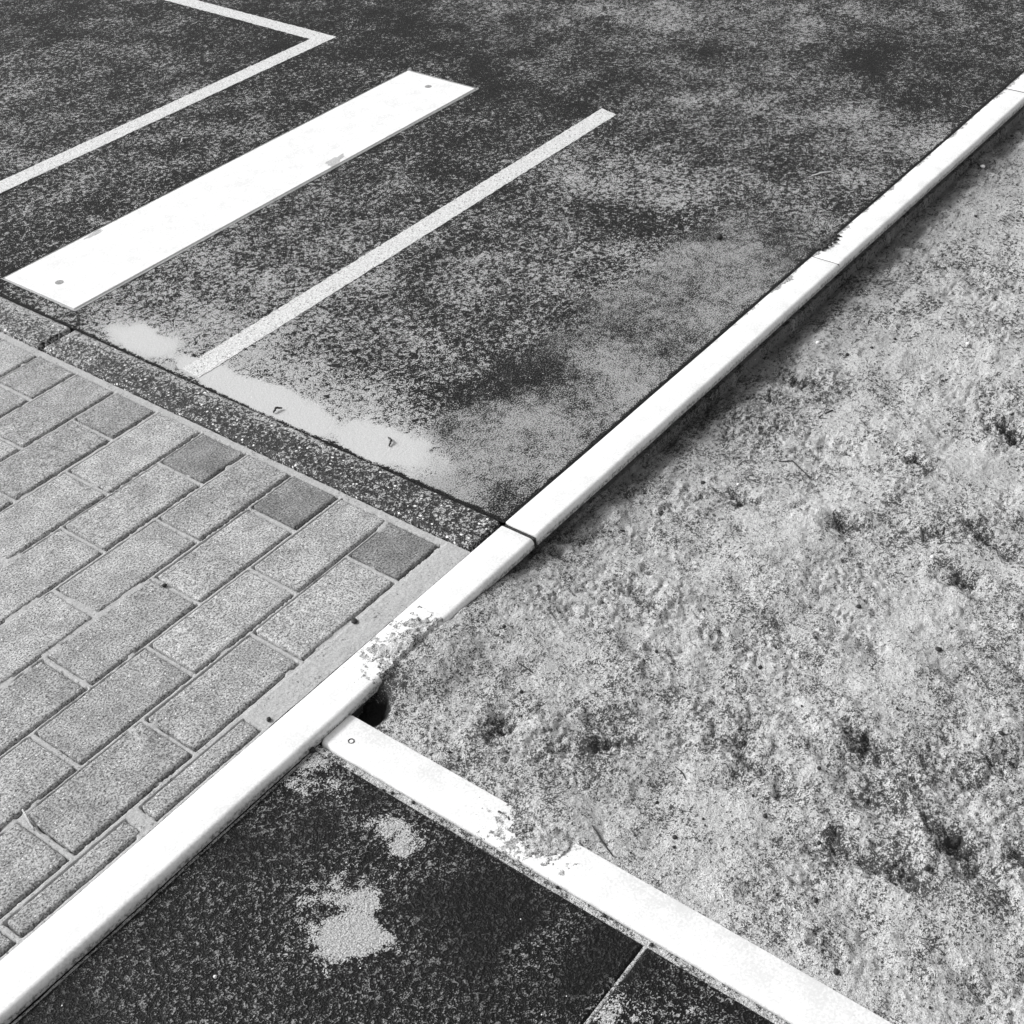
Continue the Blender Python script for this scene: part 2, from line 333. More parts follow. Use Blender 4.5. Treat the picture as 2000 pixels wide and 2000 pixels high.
l2.data.transform(Matrix.Identity(4)); tag(l2, 'painted line turning a corner behind the white board')

# runway carries on to the left of the edging blocks beyond the pavers
# ------------------------------------------------------------------ take-off board
tb = empty('take_off_board', (BX0, BY0, 0)); tag(tb, 'long white take-off board set flush in the wet dark runway', 'take-off board')
box('board_panel', BX0, BX1, BY0, BY1, -.025, .0015, BWHITE, tb, .0008)
bm = bmesh.new()
def addbox(bm, x0, x1, y0, y1, z0, z1):
    r = bmesh.ops.create_cube(bm, size=1)
    for v in r['verts']: v.co = Vector((x0+(v.co.x+.5)*(x1-x0), y0+(v.co.y+.5)*(y1-y0), z0+(v.co.z+.5)*(z1-z0)))
addbox(bm, HX0, HX1, HY0, HY1, -.04, -.03)
addbox(bm, HX0, HX1, HY0, HY0+.0022, -.0299, .0012)
addbox(bm, HX0, HX1, HY1-.0015, HY1, -.0299, -.001)
addbox(bm, HX0, HX0+.0015, HY0+.0023, HY1-.0016, -.0299, .0008)
addbox(bm, HX1-.0015, HX1, HY0+.0023, HY1-.0016, -.0299, .0008)
o = bm_obj('metal_tray', bm, METAL); o.parent = tb; o.matrix_parent_inverse = Matrix.Translation(tb.location).inverted()
def disc(name, x, y, z, r, h, mat, parent, recess=0):
    bm = bmesh.new(); bmesh.ops.create_cone(bm, cap_ends=True, segments=24, radius1=r, radius2=r*.96, depth=h)
    if recess:
        top = [f for f in bm.faces if f.normal.z > .9][0]
        bmesh.ops.inset_region(bm, faces=[top], thickness=r*.35)
        for v in top.verts: v.co.z -= recess
    o = bm_obj(name, bm, mat); o.location = (x, y, z)
    if parent: o.parent = parent; o.matrix_parent_inverse = Matrix.Translation(parent.location).inverted()
    return o
for x in (1.3825, 2.504): disc('screw_plug', x, 2.195, .0014, .0085, .0012, PLUG, tb)

# ------------------------------------------------------------------ paving: bedding sand + bricks
XE = 1.199; PX, PY, JW = .1975, .1025, .0102
ylines = [1.088, 1.190, 1.290, 1.392, 1.492, 1.597, 1.7045, 1.810, 1.914, 2.018, 2.121, 2.224, 2.327]
bricks = []      # x0,x1,y0,y1,wet
rng = random.Random(3)
for j in range(len(ylines)-1):
    y0, y1 = ylines[j]+JW/2, ylines[j+1]-JW/2
    half = (j % 2 == 0)
    ends = [XE-.003]
    x = XE - (.1045 if half else .205)
    while x > -.12: ends.append(x); x -= PX+.0005*rng.uniform(-1, 1)
    for i in range(len(ends)-1):
        x1 = ends[i]-JW/2; x0 = ends[i+1]+JW/2
        wet = 0.0
        if half and i == 0: wet = {0: .95, 2: .75, 4: .8, 6: .55, 8: .3}.get(j, .2)
        bricks.append((x0+rng.uniform(-.001, .001), x1+rng.uniform(-.001, .001), y0+rng.uniform(-.0008, .0008), y1+rng.uniform(-.0008, .0008), wet, False))
for (x0, x1, w_) in ((.6, .775, 0), (.398, .575, .35), (.2, .386, .2), (.0, .19, 0)):
    bricks.append((x0, x1, 1.050, 1.0795, w_, True))
BR = [b for b in bricks]
def bed(X, Y):
    z = -.0022 + .0012*fbm(X, Y, 60, 3, 3) + .0006*fbm(X, Y, 300, 2, 8)
    dmin = np.full_like(X, 1.0); under = np.zeros_like(X); low = np.zeros(X.shape, bool)
    for (x0, x1, y0, y1, w_, sl) in BR:
        if x1 < X.min() or x0 > X.max(): continue
        dx = np.maximum(np.maximum(x0-X, X-x1), 0); dy = np.maximum(np.maximum(y0-Y, Y-y1), 0); dd = np.hypot(dx, dy)
        up = (Y < y0) & (dd < .0042) & (X > x0-.002) & (X < x1+.002)
        low |= up; m_ = dd < dmin; dmin[m_] = dd[m_]
    # groove hugging each brick, deeper on the side turned away from the light, here and there filled up
    def el(cx, cy, rx, ry): return 1-np.sqrt(((X-cx)/rx)**2+((Y-cy)/ry)**2)
    fill = fbm(X, Y, 18, 3, 41)+.7*np.clip(np.maximum.reduce([el(.80, 1.40, .12, .08), el(.68, 1.47, .12, .10), el(.70, 1.62, .12, .08)])+.3, 0, 1)
    gw = np.where(low, .0036, .0021)+.0008*fbm(X, Y, 120, 2, 12)
    depth = np.where(low, .013, .008)*sst(.42-fill, 0, .25)
    z = z - depth*(1-sst(dmin, gw*.6, gw))
    # sand filling the strip between the last course and the kerb
    strip = (Y < 1.084) & (X > .785)
    lump = .0012*fbm(X, Y, 40, 3, 61) + .0006*fbm(X, Y, 220, 2, 62)
    z = np.where(strip & (dmin > .004), -.001+lump, z)
    return z
pave = grid('pavement', axis([(-2.5, .2, .05), (.2, XE+.006, .0018)]), axis([(1.0425, 2.25, .0018), (2.25, 3.5, .05)]), bed, JOINT)
tag(pave, kind='structure')
def brick(i, x0, x1, y0, y1, wet, sliver):
    nx = max(8, int((x1-x0)/.005)); ny = max(6, int((y1-y0)/.005)); r_ = np.random.RandomState(i+5)
    xs_ = np.concatenate([[x0, x0, x0+.0012, x0+.003], np.linspace(x0+.006, x1-.006, nx), [x1-.003, x1-.0012, x1, x1]])
    ys_ = np.concatenate([[y0, y0, y0+.0012, y0+.003], np.linspace(y0+.006, y1-.006, ny), [y1-.003, y1-.0012, y1, y1]])
    X, Y = np.meshgrid(xs_, ys_, indexing='ij')
    ex = np.minimum(X-x0, x1-X); ey = np.minimum(Y-y0, y1-Y); e = np.minimum(ex, ey)
    top = r_.uniform(-.0006, .0009)+.0004*fbm(X, Y, 40, 2, i)
    Z = top - .0022*(1-np.clip(e/.003, 0, 1))**2*1.0
    a = r_.uniform(-.006, .006); b_ = r_.uniform(-.008, .008)
    Z = Z + a*(X-(x0+x1)/2)+b_*(Y-(y0+y1)/2)*.6
    # rounded plan corners + ragged arrises
    n = .0007*fbm(X, Y, 130, 2, i+90)
    cx = np.clip(.006-ex, 0, None); cy = np.clip(.006-ey, 0, None); corner = np.clip(np.hypot(cx, cy)-.006, 0, None)
    sx = np.where(X < (x0+x1)/2, 1, -1); sy = np.where(Y < (y0+y1)/2, 1, -1)
    rim = e < .0035
    X = X + np.where(rim, sx*corner*.7+n, 0); Y = Y + np.where(rim, sy*corner*.7+n, 0)
    Z[0, :] = Z[-1, :] = -.05; Z[:, 0] = Z[:, -1] = -.05
    co = np.stack([X, Y, Z], -1).reshape(-1, 3); nX, nY = X.shape
    idx = np.arange(nX*nY).reshape(nX, nY); q = np.stack([idx[:-1, :-1], idx[1:, :-1], idx[1:, 1:], idx[:-1, 1:]], -1).reshape(-1, 4)
    cen = np.array([(x0+x1)/2, (y0+y1)/2, 0]); me = bpy.data.meshes.new('paving_brick')
    me.from_pydata((co-cen).tolist(), [], q.tolist())
    me.polygons.foreach_set('use_smooth', np.ones(len(q), bool))
    at = me.attributes.new('wet', 'FLOAT', 'POINT')
    wv = np.clip(wet*(1.1+.5*fbm(X, Y, 25, 2, i+7)), 0, 1) if wet else np.clip(.25*fbm(X, Y, 12, 2, 77), 0, 1)
    at.data.foreach_set('value', np.broadcast_to(wv, X.shape).ravel().astype(np.float32))
    me.update(); o = link('paving_brick', me, BRICK, pave); o.location = cen
    if wet > .5: o['label'] = 'darker damp half brick'
    elif sliver: o['label'] = 'narrow cut brick along the kerb'
    return o
for i, b in enumerate(bricks): brick(i, *b)

# ------------------------------------------------------------------ edging blocks between pavers and runway
def edging(y0, y1, label):
    def prof(X, Y):
        e = np.minimum(X-1.2055, 1.2845-X)
        z = .0035 - .006*(1-np.clip((X-1.2055)/.012, 0, 1))**2 - .003*(1-np.clip((1.2845-X)/.006, 0, 1))**2
        ye = np.minimum(Y-y0, y1-Y); z = z-.004*(1-np.clip(ye/.006, 0, 1))**2
        z = z+.0009*fbm(X, Y, 90, 3, 14)+.0007*fbm(X, Y, 260, 2, 15)
        return np.where((e < .0002) | (ye < .0002), -.08, z)
    xs = np.concatenate([[1.205], axis([(1.2055, 1.2845, .0025)]), [1.285]]); ys = np.concatenate([[y0-.0005], axis([(y0, y1, .004)]), [y1+.0005]])
    def sl(X, Y):
        far = sst(X, 1.245, 1.283)
        return .24+.42*far*sst(Y, 1.15, 1.5)+.22*sst(Y, 1.75, 2.1)+.35*np.clip(fbm(X, Y, 22, 3, 16), 0, 1)+.28*sst(1.35-Y, 0, .2)*np.clip(fbm(X, Y, 35, 2, 12)+.4, 0, 1)
    o = grid('edging_block', xs, ys, prof, EDGM, attrs={'silt': sl})
    tag(o, label, 'edging block', 'dark edging blocks between pavers and runway')
edging(1.0435, 2.030, 'dark wet aggregate edging block whose end meets the white kerb')
edging(2.037, 3.03, 'dark wet edging block cut off by the left edge of the photo')

# ------------------------------------------------------------------ long white kerb
def arc(cx, cz, r, a0, a1, n): return [(cx+r*math.cos(R(a0+(a1-a0)*k/n)), cz+r*math.sin(R(a0+(a1-a0)*k/n))) for k in range(n+1)]
capP = [(1.0415, -.016)] + arc(1.0400, -.0015, .0015, 0, 90, 3) + arc(.9895, -.0085, .0085, 90, 180, 8) + [(.981, -.016)]
baseP = [(1.0400, -.19), (1.0400, -.0165), (.9895, -.0165), (.988, -.19)]
def extr(name, prof, x0, x1, mat, parent, axis_='x', er=.0, n=40, wob=.0, seed=0):
    xs_ = [x0, x0+er*.3, x0+er] + [x0+er+(x1-x0-2*er)*k/n for k in range(1, n)] + [x1-er, x1-er*.3, x1] if er else [x0+(x1-x0)*k/n for k in range(n+1)]
    cy = sum(p[0] for p in prof)/len(prof); bm = bmesh.new(); rings = []
    for x in xs_:
        dd = min(x-x0, x1-x); k = 1.0
        sh = er*.55*(1-min(1, dd/er))**2 if er else 0
        dy = wob*math.sin(x*5+seed)+wob*.6*math.sin(x*17+seed*2)
        ring = []
        for (y, z) in prof:
            yy = y + dy + (-sh if y > cy else sh); zz = z - (sh if z > -.012 else 0)
            ring.append(bm.verts.new((x, yy, zz) if axis_ == 'x' else (yy, x, zz)))
        rings.append(ring)
    m_ = len(prof)
    for a, b in zip(rings, rings[1:]):
        for k in range(m_): bm.faces.new((a[k], a[(k+1) % m_], b[(k+1) % m_], b[k]))
    bm.faces.new(rings[0]); bm.faces.new(rings[-1][::-1])
    bmesh.ops.recalc_face_normals(bm, faces=bm.faces)
    o = bm_obj(name, bm, mat, smooth=False)
    for p in o.data.polygons: p.use_smooth = len(p.vertices) == 4
    try: o.data.set_sharp_from_angle(angle=R(40))
    except Exception: pass
    if parent: o.parent = parent; o.matrix_parent_inverse = Matrix.Translation(parent.location).inverted()
    return o
blocks = [(-.75, .242, 'white kerb block at the lower left beyond the longest one'),
          (.2445, 1.2800, 'nearest white kerb block, running beside the pavers with sand spilt over its far end'),
          (1.2885, 2.2622, 'white kerb block beside the puddle, between the wide dark joint and the hairline joint'),
          (2.2648, 3.2130, 'white kerb block with the tuft of dark moss on its edge'),
          (3.2180, 4.19, 'short visible end of white kerb in the upper right corner of the photo'),
          (4.193, 5.17, 'white kerb block far up to the right')]
for i, (a, b, lab) in enumerate(blocks):
    if i in (0, 5): continue
    k = empty('kerb_block', (a, 1.01, 0)); tag(k, lab, 'kerb block', 'white kerb blocks along the sand pit')
    extr('cap', capP, a, b, WHITE, k, er=.0018, wob=.0004, seed=i)
    extr('base', baseP, a+.002, b-.002, CONC, k, n=6)
    if i < 5: box('joint_shade_fill', b+.0002, blocks[i+1][0]-.0002, .9850, 1.0410, -.10, -.0035 if i == 1 else -.0012, DIRT_SHADE, k)  # dirt fill, added dark to restore gap shade that bounced light washes out

# ------------------------------------------------------------------ cross kerb dividing sand and mats
CX0, CX1 = .8115, .8705
crossP = [(CX1, -.05)] + arc(CX1-.0012, -.0142, .0012, 0, 90, 2) + arc(CX0+.0075, -.0205, .0075, 90, 180, 7) + [(CX0, -.05)]
ck = empty('kerb_board', (.84, .9795, -.013)); tag(ck, 'white kerb board crossing from the long kerb, between black mats and sand', 'kerb board')
extr('rail', crossP, -.02, .9795, RWHITE, ck, axis_='y', er=.004, wob=.0004, seed=4)
disc('bolt', .8358, .9475, -.0130, .0042, .002, DARK, ck, recess=.0012)

# ------------------------------------------------------------------ rubber mats
MATS = [(0.759, 0.935, 0.55), (0.773, 0.975, 0.6), (0.781, 0.919, 0.5), (0.785, 0.869, 0.1), (0.795, 0.826, 0.1), (0.768, 0.816, 0.75), (0.754, 0.787, 0.9), (0.767, 0.769, 0.5), (0.708, 0.785, 0.25), (0.775, 0.744, 0.1), (0.713, 0.806, 0.2), (0.688, 0.801, 0.5), (0.655, 0.796, 0.55), (0.634, 0.801, 0.5), (0.664, 0.771, 0.85), (0.63, 0.757, 0.95), (0.622, 0.733, 0.9), (0.671, 0.737, 0.1), (0.6, 0.706, 0.15), (0.703, 0.716, 0.05), (0.738, 0.667, 0.03), (0.745, 0.596, 0.03), (0.736, 0.567, 0.5), (0.738, 0.547, 0.1), (0.683, 0.624, 0.08), (0.623, 0.65, 0.15), (0.632, 0.583, 0.15), (0.599, 0.63, 0.3), (0.532, 0.723, 0.2), (0.673, 0.888, 0.15), (0.711, 0.889, 0.1), (0.632, 0.946, 0.12), (0.561, 0.916, 0.22), (0.5, 0.94, 0.15), (0.453, 0.888, 0.22), (0.419, 0.936, 0.2), (0.38, 0.934, 0.1), (0.505, 0.816, 0.25), (0.596, 0.866, 0.22), (0.724, 0.509, 0.02), (0.768, 0.504, 0.02), (0.691, 0.96, 0.2), (0.763, 0.466, 0.05), (0.731, 0.445, 0.55), (0.716, 0.456, 0.6), (0.768, 0.415, 0.15), (0.764, 0.399, 0.6), (0.731, 0.412, 0.35), (0.78, 0.377, 0.3), (0.78, 0.345, 0.1)]
def msilt(X, Y):
    v = shepard(X+.006*fbm(X, Y, 40, 3, 6), Y+.006*fbm(X, Y, 40, 3, 8), MATS, 4)
    return v
def rubber(x0, x1, y0, y1, label):
    def prof(X, Y):
        e = np.minimum(np.minimum(X-x0, x1-X), np.minimum(Y-y0, y1-Y))
        z = -.0135+.0006*fbm(X, Y, 9, 3, 7)+.0003*fbm(X, Y, 160, 2, 9)-.0022*(1-np.clip(e/.004, 0, 1))**2
        return np.where(e < 1e-6, -.05, z)
    fx = axis([(max(x0, -.3), x1-.004, .006)]); fy = axis([(y0+.004, y1-.004, .006)])
    xs = np.unique(np.concatenate([[x0, x0+1e-4, x0+.002], fx[fx > x0+.002], [x1-.002, x1-1e-4, x1]]))
    ys = np.unique(np.concatenate([[y0, y0+1e-4, y0+.002], fy, [y1-.002, y1-1e-4, y1]]))
    o = grid('rubber_mat', xs, ys, prof, MATM, attrs={'silt': msilt})
    tag(o, label, 'rubber mat', 'black rubber mats')
rubber(-.2, .7995, .4795, .9755, 'large black pebbled rubber mat with smears of sand, wedged between the two white kerbs')
rubber(-.2, .7995, -.02, .4745, 'black rubber mat corner at the bottom of the photo, past the pale sandy seam')

# ------------------------------------------------------------------ sand pit height field
SP = [(1.928, 0.879), (1.606, 0.636), (1.576, 0.797), (1.983, 0.523), (1.817, 0.617), (1.658, 0.512), (1.594, 0.444), (1.217, 0.42), (1.109, 0.53), (1.137, 0.268), (1.041, 0.353), (1.029, 0.688), (0.976, 0.809), (1.697, 0.456), (1.16, 0.186), (1.847, 0.829), (1.704, 0.988), (1.74, 0.591), (1.347, 0.821), (1.207, 0.869), (1.184, 0.741), (1.224, 0.701), (1.397, 0.54), (1.362, 0.538), (1.375, 0.742), (1.625, 0.604), (1.464, 0.374), (1.209, 0.587), (1.069, 0.529), (1.098, 0.459), (1.172, 0.455), (1.131, 0.371), (1.137, 0.217), (1.093, 0.181), (0.984, 0.383), (1.052, 0.287), (1.058, 0.329), (1.057, 0.382), (0.981, 0.2), (0.962, 0.162), (0.917, 0.323), (0.944, 0.274), (0.937, 0.412), (1.041, 0.929), (1.055, 0.891), (1.303, 0.946), (1.241, 0.995), (1.008, 0.925), (1.062, 0.702), (1.292, 0.803), (0.994, 0.444), (1.398, 0.367), (1.243, 0.281), (1.304, 0.252)]
_r = random.Random(8); PITS = []
for k, (px, py) in enumerate(SP):
    if py > .885 and .98 < px < 1.07: continue
    PITS.append((px, py, _r.uniform(.012, .028), _r.uniform(.008, .016), _r.uniform(-.6, .9), _r.uniform(.004, .009)))
# long troughs and footprints
PITS = [(a, b, c, d_, 1.55+.5*e, f*.7) for a, b, c, d_, e, f in PITS]
TR = [(1.11, .51, .075, .014, -.55, .010), (1.217, .41, .075, .016, -.6, .016), (1.17, .385, .05, .012, -.9, .012), (1.05, .345, .06, .018, .5, .012),
         (1.075, .30, .045, .012, -.7, .009), (1.137, .262, .04, .014, -.6, .014), (1.11, .22, .05, .018, -.6, .012), (1.606, .64, .026, .02, .4, .014),
         (1.928, .885, .04, .022, .3, .012), (1.576, .80, .03, .018, .2, .010), (1.983, .525, .03, .02, .3, .018), (1.817, .612, .05, .010, -.3, .012),
         (1.70, .45, .05, .012, -.7, .010), (1.594, .444, .03, .02, .2, .014), (1.029, .69, .045, .035, .3, .012), (.976, .81, .02, .035, .2, .013),
         (1.13, .37, .06, .014, -.5, .010), (1.30, .80, .03, .014, .2, .009), (1.345, .82, .035, .018, .3, .008), (.90, .97, .03, .018, .0, .018),
         (.935, .965, .018, .03, .3, .014), (1.76, .97, .06, .018, .2, .012), (1.52, .955, .05, .02, .1, .012), (1.38, .94, .04, .014, .2, .010)]
PITS += [(a, b, c, d_, (1.5+.5*e) if b < .9 else e, f*.55) for a, b, c, d_, e, f in TR]
def ell(X, Y, cx, cy, rx, ry, a):
    c, s = math.cos(a), math.sin(a); dx = X-cx; dy = Y-cy
    return ((dx*c+dy*s)/rx)**2+((-dx*s+dy*c)/ry)**2
def sandz(X, Y):
    X = np.asarray(X, float); Y = np.asarray(Y, float)
    wx = X+.012*fbm(X, Y, 30, 3, 71); wy = Y+.012*fbm(X, Y, 30, 3, 72)
    b = -.024-.014*sst(X, 1.1, 1.8)
    b = b-.012*np.exp(-np.clip(.985-Y, 0, 9)/.06)*sst(X, 1.15, 1.5)
    b = b+.022*np.exp(-((X-1.03)/.13)**2-((Y-1.0)/.11)**2)
    b = b+.008*sst(.20-(X-.8705), 0, .2)*sst(.95-Y, 0, .08)
    z = b+.011*fbm(X, Y, 5.5, 2, 1)*sst(X, .87, 1.0)+.0065*fbm(wx, wy, 16, 2, 2)
    fade = .45+.55*sst(X, .88, .98)
    bil = np.abs(fbm(wx, wy, 24, 4, 3, .6)); z = z-.0045*np.clip(.14-bil, 0, 1)/.14*fade*sst(fbm(X, Y, 6, 2, 35), -.1, .3); clod = fbm(wx, wy, 34, 2, 33); z = z+.0045*sst(fbm(X, Y, 5, 2, 37), 0, .35)*np.clip(clod-.22, 0, .3)/.3*fade*sst(X, .95, 1.1)
    rough = sst(fbm(X, Y, 7, 3, 21), -.25, .35)
    z = z+(.0010+.0030*rough)*fbm(wx, wy, 60, 3, 4)*fade+(.0003+.0012*rough)*fbm(X, Y, 150, 2, 5)+(.0004+.0010*rough)*fbm(X, Y, 330, 2, 6)
    hn = fbm(X, Y, 90, 3, 44); wx = wx+.020*fbm(X, Y, 38, 4, 73, .65); wy = wy+.020*fbm(X, Y, 38, 4, 74, .65)
    for (px, py, rx, ry, a, dp) in PITS:
        q = ell(wx, wy, px, py, rx, ry, a); m_ = q < 6
        if m_.any():
            z = z-np.where(m_, dp*np.exp(-np.clip(q, 0, 20))*(1+.8*hn), 0)+np.where(m_, dp*.35*np.exp(-(np.sqrt(q)-1.7)**2*5), 0)
    # sand may stand a little above the white rails only inside the two spills
    nn = fbm(X, Y, 42, 3, 81); n2 = fbm(X, Y, 150, 3, 82)
    def spill(q, top, amp):
        P = (1-np.sqrt(q))+.65*nn+.22*n2
        thin = (P > -.45) & (fbm(X, Y, 120, 3, 83) > .18-.25*P)
        return np.where(P > 0, top+np.minimum(.0006+amp*P, amp)+.0020*np.clip(P*3, 0, 1)*n2, np.where(thin, top+.0004, top-.03))
    on_long = Y > .9805; on_cross = (X < .8715) & (X > .8105) & (Y < .981)
    s1 = np.maximum(spill(ell(X, Y, 1.000, .982, .062, .034, .35), .0, .013), spill(ell(X, Y, .972, 1.012, .018, .022, .0)+.25, .0, .003))
    near = (1-sst(np.sqrt(ell(X, Y, 1.01, .965, .13, .09, .0)), .1, 1.3))
    z = np.where((~on_long) & (X > .872), np.maximum(z, np.where(near > 0, -.03+near*.036+.003*nn+.0012*n2, -1)), z)
    zl = np.where(X > .9, s1, -.04); z = np.where(on_long, zl, z)
    s2 = spill(ell(X, Y, .864, .668, .030, .048, -.35), -.013, .008)
    z = np.where(on_cross, s2, z)
    near2 = 1-sst(np.sqrt(ell(X, Y, .885, .66, .07, .10, -.2)), .1, 1.3)
    rg = (X >= .8715) & (Y < .98); cap_ = -.0165+.004*nn+.0012*n2+near2*.016
    edge = sst(.91-X, 0, .035); z = np.where(rg, z*(1-edge)+np.minimum(np.maximum(z, -.026), cap_)*edge, z)
    z = np.where(rg & (near2 > 0), np.maximum(z, -.03+near2*.026+.002*n2), z)
    # open hole at the end of the cross rail
    hole = np.exp(-(ell(X, Y, .897, .970, .026, .022, .5)+.5*nn)**2)*sst(X, .868, .874)*(Y < .981); z = z*(1-hole)-.040*hole
    # strips along the mats, sand under the mats hidden
    strip = (X <= .8105) | ((X <= .8705) & (Y > .9795))
    sz = -.0165+.0022*nn+.0014*n2
    under = (X < .7985) & (Y < .9745)
    seam = (np.abs(Y-.477) < .004) & (X < .80)
    z = np.where(strip & ~on_long, sz, z); z = np.where(under & ~seam, -.04, z); z = np.where(seam, -.0155+.001*n2, z)
    z = np.where(on_long & (X < .9), -.04, z)
    return z
def damp_and_shade(X, Y):
    d1 = np.exp(-(np.clip(.985-Y, 0, 9)/(.05+.05*sst(X, 1.3, 2.2)))**1.2)*sst(X, 1.06, 1.35)*(.85+.9*fbm(X, Y, 20, 5, 97, .75))  # band beside the kerb: its shade painted in together with the damp
    d2 = 0
    n = fbm(X, Y, 9, 4, 91)
    return np.clip(d1*1.3+d2+np.clip(n-.10, 0, 1)*.55, 0, 1)
sx = axis([(-.9, .3, .02), (.3, .79, .008), (.79, .92, .0015), (.92, 1.35, .0022), (1.35, 2.0, .0030), (2.0, 3.9, .006), (3.9, 9, .12)])
sy = axis([(-6, -.1, .08), (-.1, .10, .008), (.10, .90, .0024), (.90, 1.03, .0018)])
def soil(X, Y):
    q = ell(X, Y, .895, .966, .030, .026, .3)+.6*fbm(X, Y, 60, 3, 95)
    return (1-sst(q, .75, 1.15))*(X > .8690)
def grit_shade(X, Y):
    """dark speck density: rubber crumb in the sand, thickened to paint shade into hollows"""
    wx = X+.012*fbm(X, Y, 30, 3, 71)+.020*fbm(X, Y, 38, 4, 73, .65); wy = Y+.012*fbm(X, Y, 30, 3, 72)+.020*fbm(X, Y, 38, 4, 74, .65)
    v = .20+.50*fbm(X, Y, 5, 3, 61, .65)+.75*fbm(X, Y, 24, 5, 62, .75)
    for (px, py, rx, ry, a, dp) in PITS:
        q = ell(wx, wy, px, py, rx*1.15, ry*1.15, a); v = v+np.where(q < 6, .42*np.exp(-q)*min(1, dp/.009), 0)  # extra specks paint the shade of each hollow
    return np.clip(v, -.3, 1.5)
sand = grid('sand_pit', sx, sy, sandz, SAND, attrs={'damp_and_shade': damp_and_shade, 'soil': soil, 'grit_shade': grit_shade}); tag(sand, kind='structure')

# ------------------------------------------------------------------ loose bits
def sz1(x, y): return float(sandz(np.array([[x]]), np.array([[y]]))[0, 0])
def lump(name, x, y, z, r, mat, seed, label, cat, group=None, flat=.75):
    rr = random.Random(seed); bm = bmesh.new(); bmesh.ops.create_icosphere(bm, subdivisions=2, radius=1)
    ax = [rr.uniform(.7, 1.25), rr.uniform(.7, 1.1), flat*rr.uniform(.8, 1.1)]
    vv = [Vector((rr.gauss(0, 1), rr.gauss(0, 1), rr.gauss(0, 1))).normalized() for _ in range(5)]
    for v in bm.verts:
        s = 1+sum(.22*max(0, v.co.dot(k)-.45) for k in vv)-sum(.3*max(0, v.co.dot(-k)-.6) for k in vv)
        v.co = Vector((v.co.x*ax[0], v.co.y*ax[1], v.co.z*ax[2]))*s*r
    o = bm_obj(name, bm, mat, smooth=True); o.location = (x, y, z+r*flat*.55); o.rotation_euler.z = rr.uniform(0, 6)
    tag(o, label, cat, group); return o
CR = [(1.58, 0.871), (1.58, 0.516), (1.433, 0.412), (1.307, 0.593), (1.306, 0.578), (1.262, 0.592), (1.449, 0.539), (1.32, 0.714), (1.986, 0.554), (2.056, 0.68), (2.038, 0.851), (2.135, 0.805), (2.081, 0.824), (1.262, 0.592), (1.311, 0.308), (1.329, 0.282), (1.292, 0.408), (1.139, 0.441), (1.086, 0.362), (1.045, 0.391), (1.074, 0.27), (0.946, 0.394), (0.966, 0.355), (0.893, 0.292), (0.947, 0.531), (1.15, 0.558), (1.155, 0.55), (1.041, 0.462), (1.23, 0.299), (3.078, 0.963), (2.647, 0.869), (2.254, 0.871), (1.04, 0.909), (1.116, 0.914), (1.347, 0.94), (0.992, 1.008), (1.248, 0.838), (1.207, 0.722), (1.033, 0.823), (0.914, 0.873), (0.895, 0.834), (0.894, 0.818), (0.987, 0.581), (0.896, 0.56), (0.934, 0.524)]
for i, (x, y) in enumerate(CR):
    if x < .875 or y > .98: continue
    lump('crumb', x, y, sz1(x, y), random.Random(i).uniform(.0016, .0034)*(1+.25*(x-1)), DARK, i, 'small black crumb lying loose on the raked pale sand', 'crumb', 'black crumbs scattered on the sand')
rr = random.Random(77)
for i in range(120):
    x = rr.uniform(.9, 2.4); y = rr.uniform(.12, .95)
    if (y-.1)*1.1 < (x-1.0)*.55-.0: continue
    lump('crumb', x, y, sz1(x, y), rr.uniform(.0009, .0020), DARK, i+400, 'small black crumb lying loose on the raked pale sand', 'crumb', 'black crumbs scattered on the sand')
for i, (x, y) in enumerate([(.803, .85), (.799, .862), (.806, .537), (.807, .602), (.805, .473), (.806, .819)]):
    lump('crumb', x, y, -.0155, .0026, DARK, i+60, 'black crumb in the sandy strip beside the white kerb board', 'crumb', 'black crumbs beside the kerb board')
for i, (x, y, r) in enumerate([(1.605, .822, .003), (2.048, .913, .004), (2.188, .691, .004), (1.609, .5, .003), (3.131, .95, .006), (2.879, .95, .006)]):
    lump('pebble', x, y, sz1(x, y), r, STONE, i+80, 'tiny white pebble lying on the sand', 'pebble', 'white pebbles on the sand')
lump('pebble', .492, .839, -.0135, .0028, STONE, 90, 'white pebble lying alone on the black rubber mat', 'pebble')
lump('stone', 2.228, 1.225, .0, .0085, DARK, 91, 'black stone lying on the silted runway near the kerb', 'stone')
lump('crumb', .796, .978, -.015, .0045, DARK, 92, 'black crumb where the long kerb meets the mat corner', 'crumb')
lump('crumb', .895, 1.361, -.001, .0035, DARK, 93, 'black crumb in a sandy joint between bricks', 'crumb')
lump('crumb', .794, 1.051, -.001, .0040, DARK, 94, 'black crumb against the kerb at a cut brick end', 'crumb')
lump('crumb', .996, 1.084, -.001, .0050, DARK, 95, 'dark flake in the sand strip between bricks and kerb', 'crumb', flat=.4)
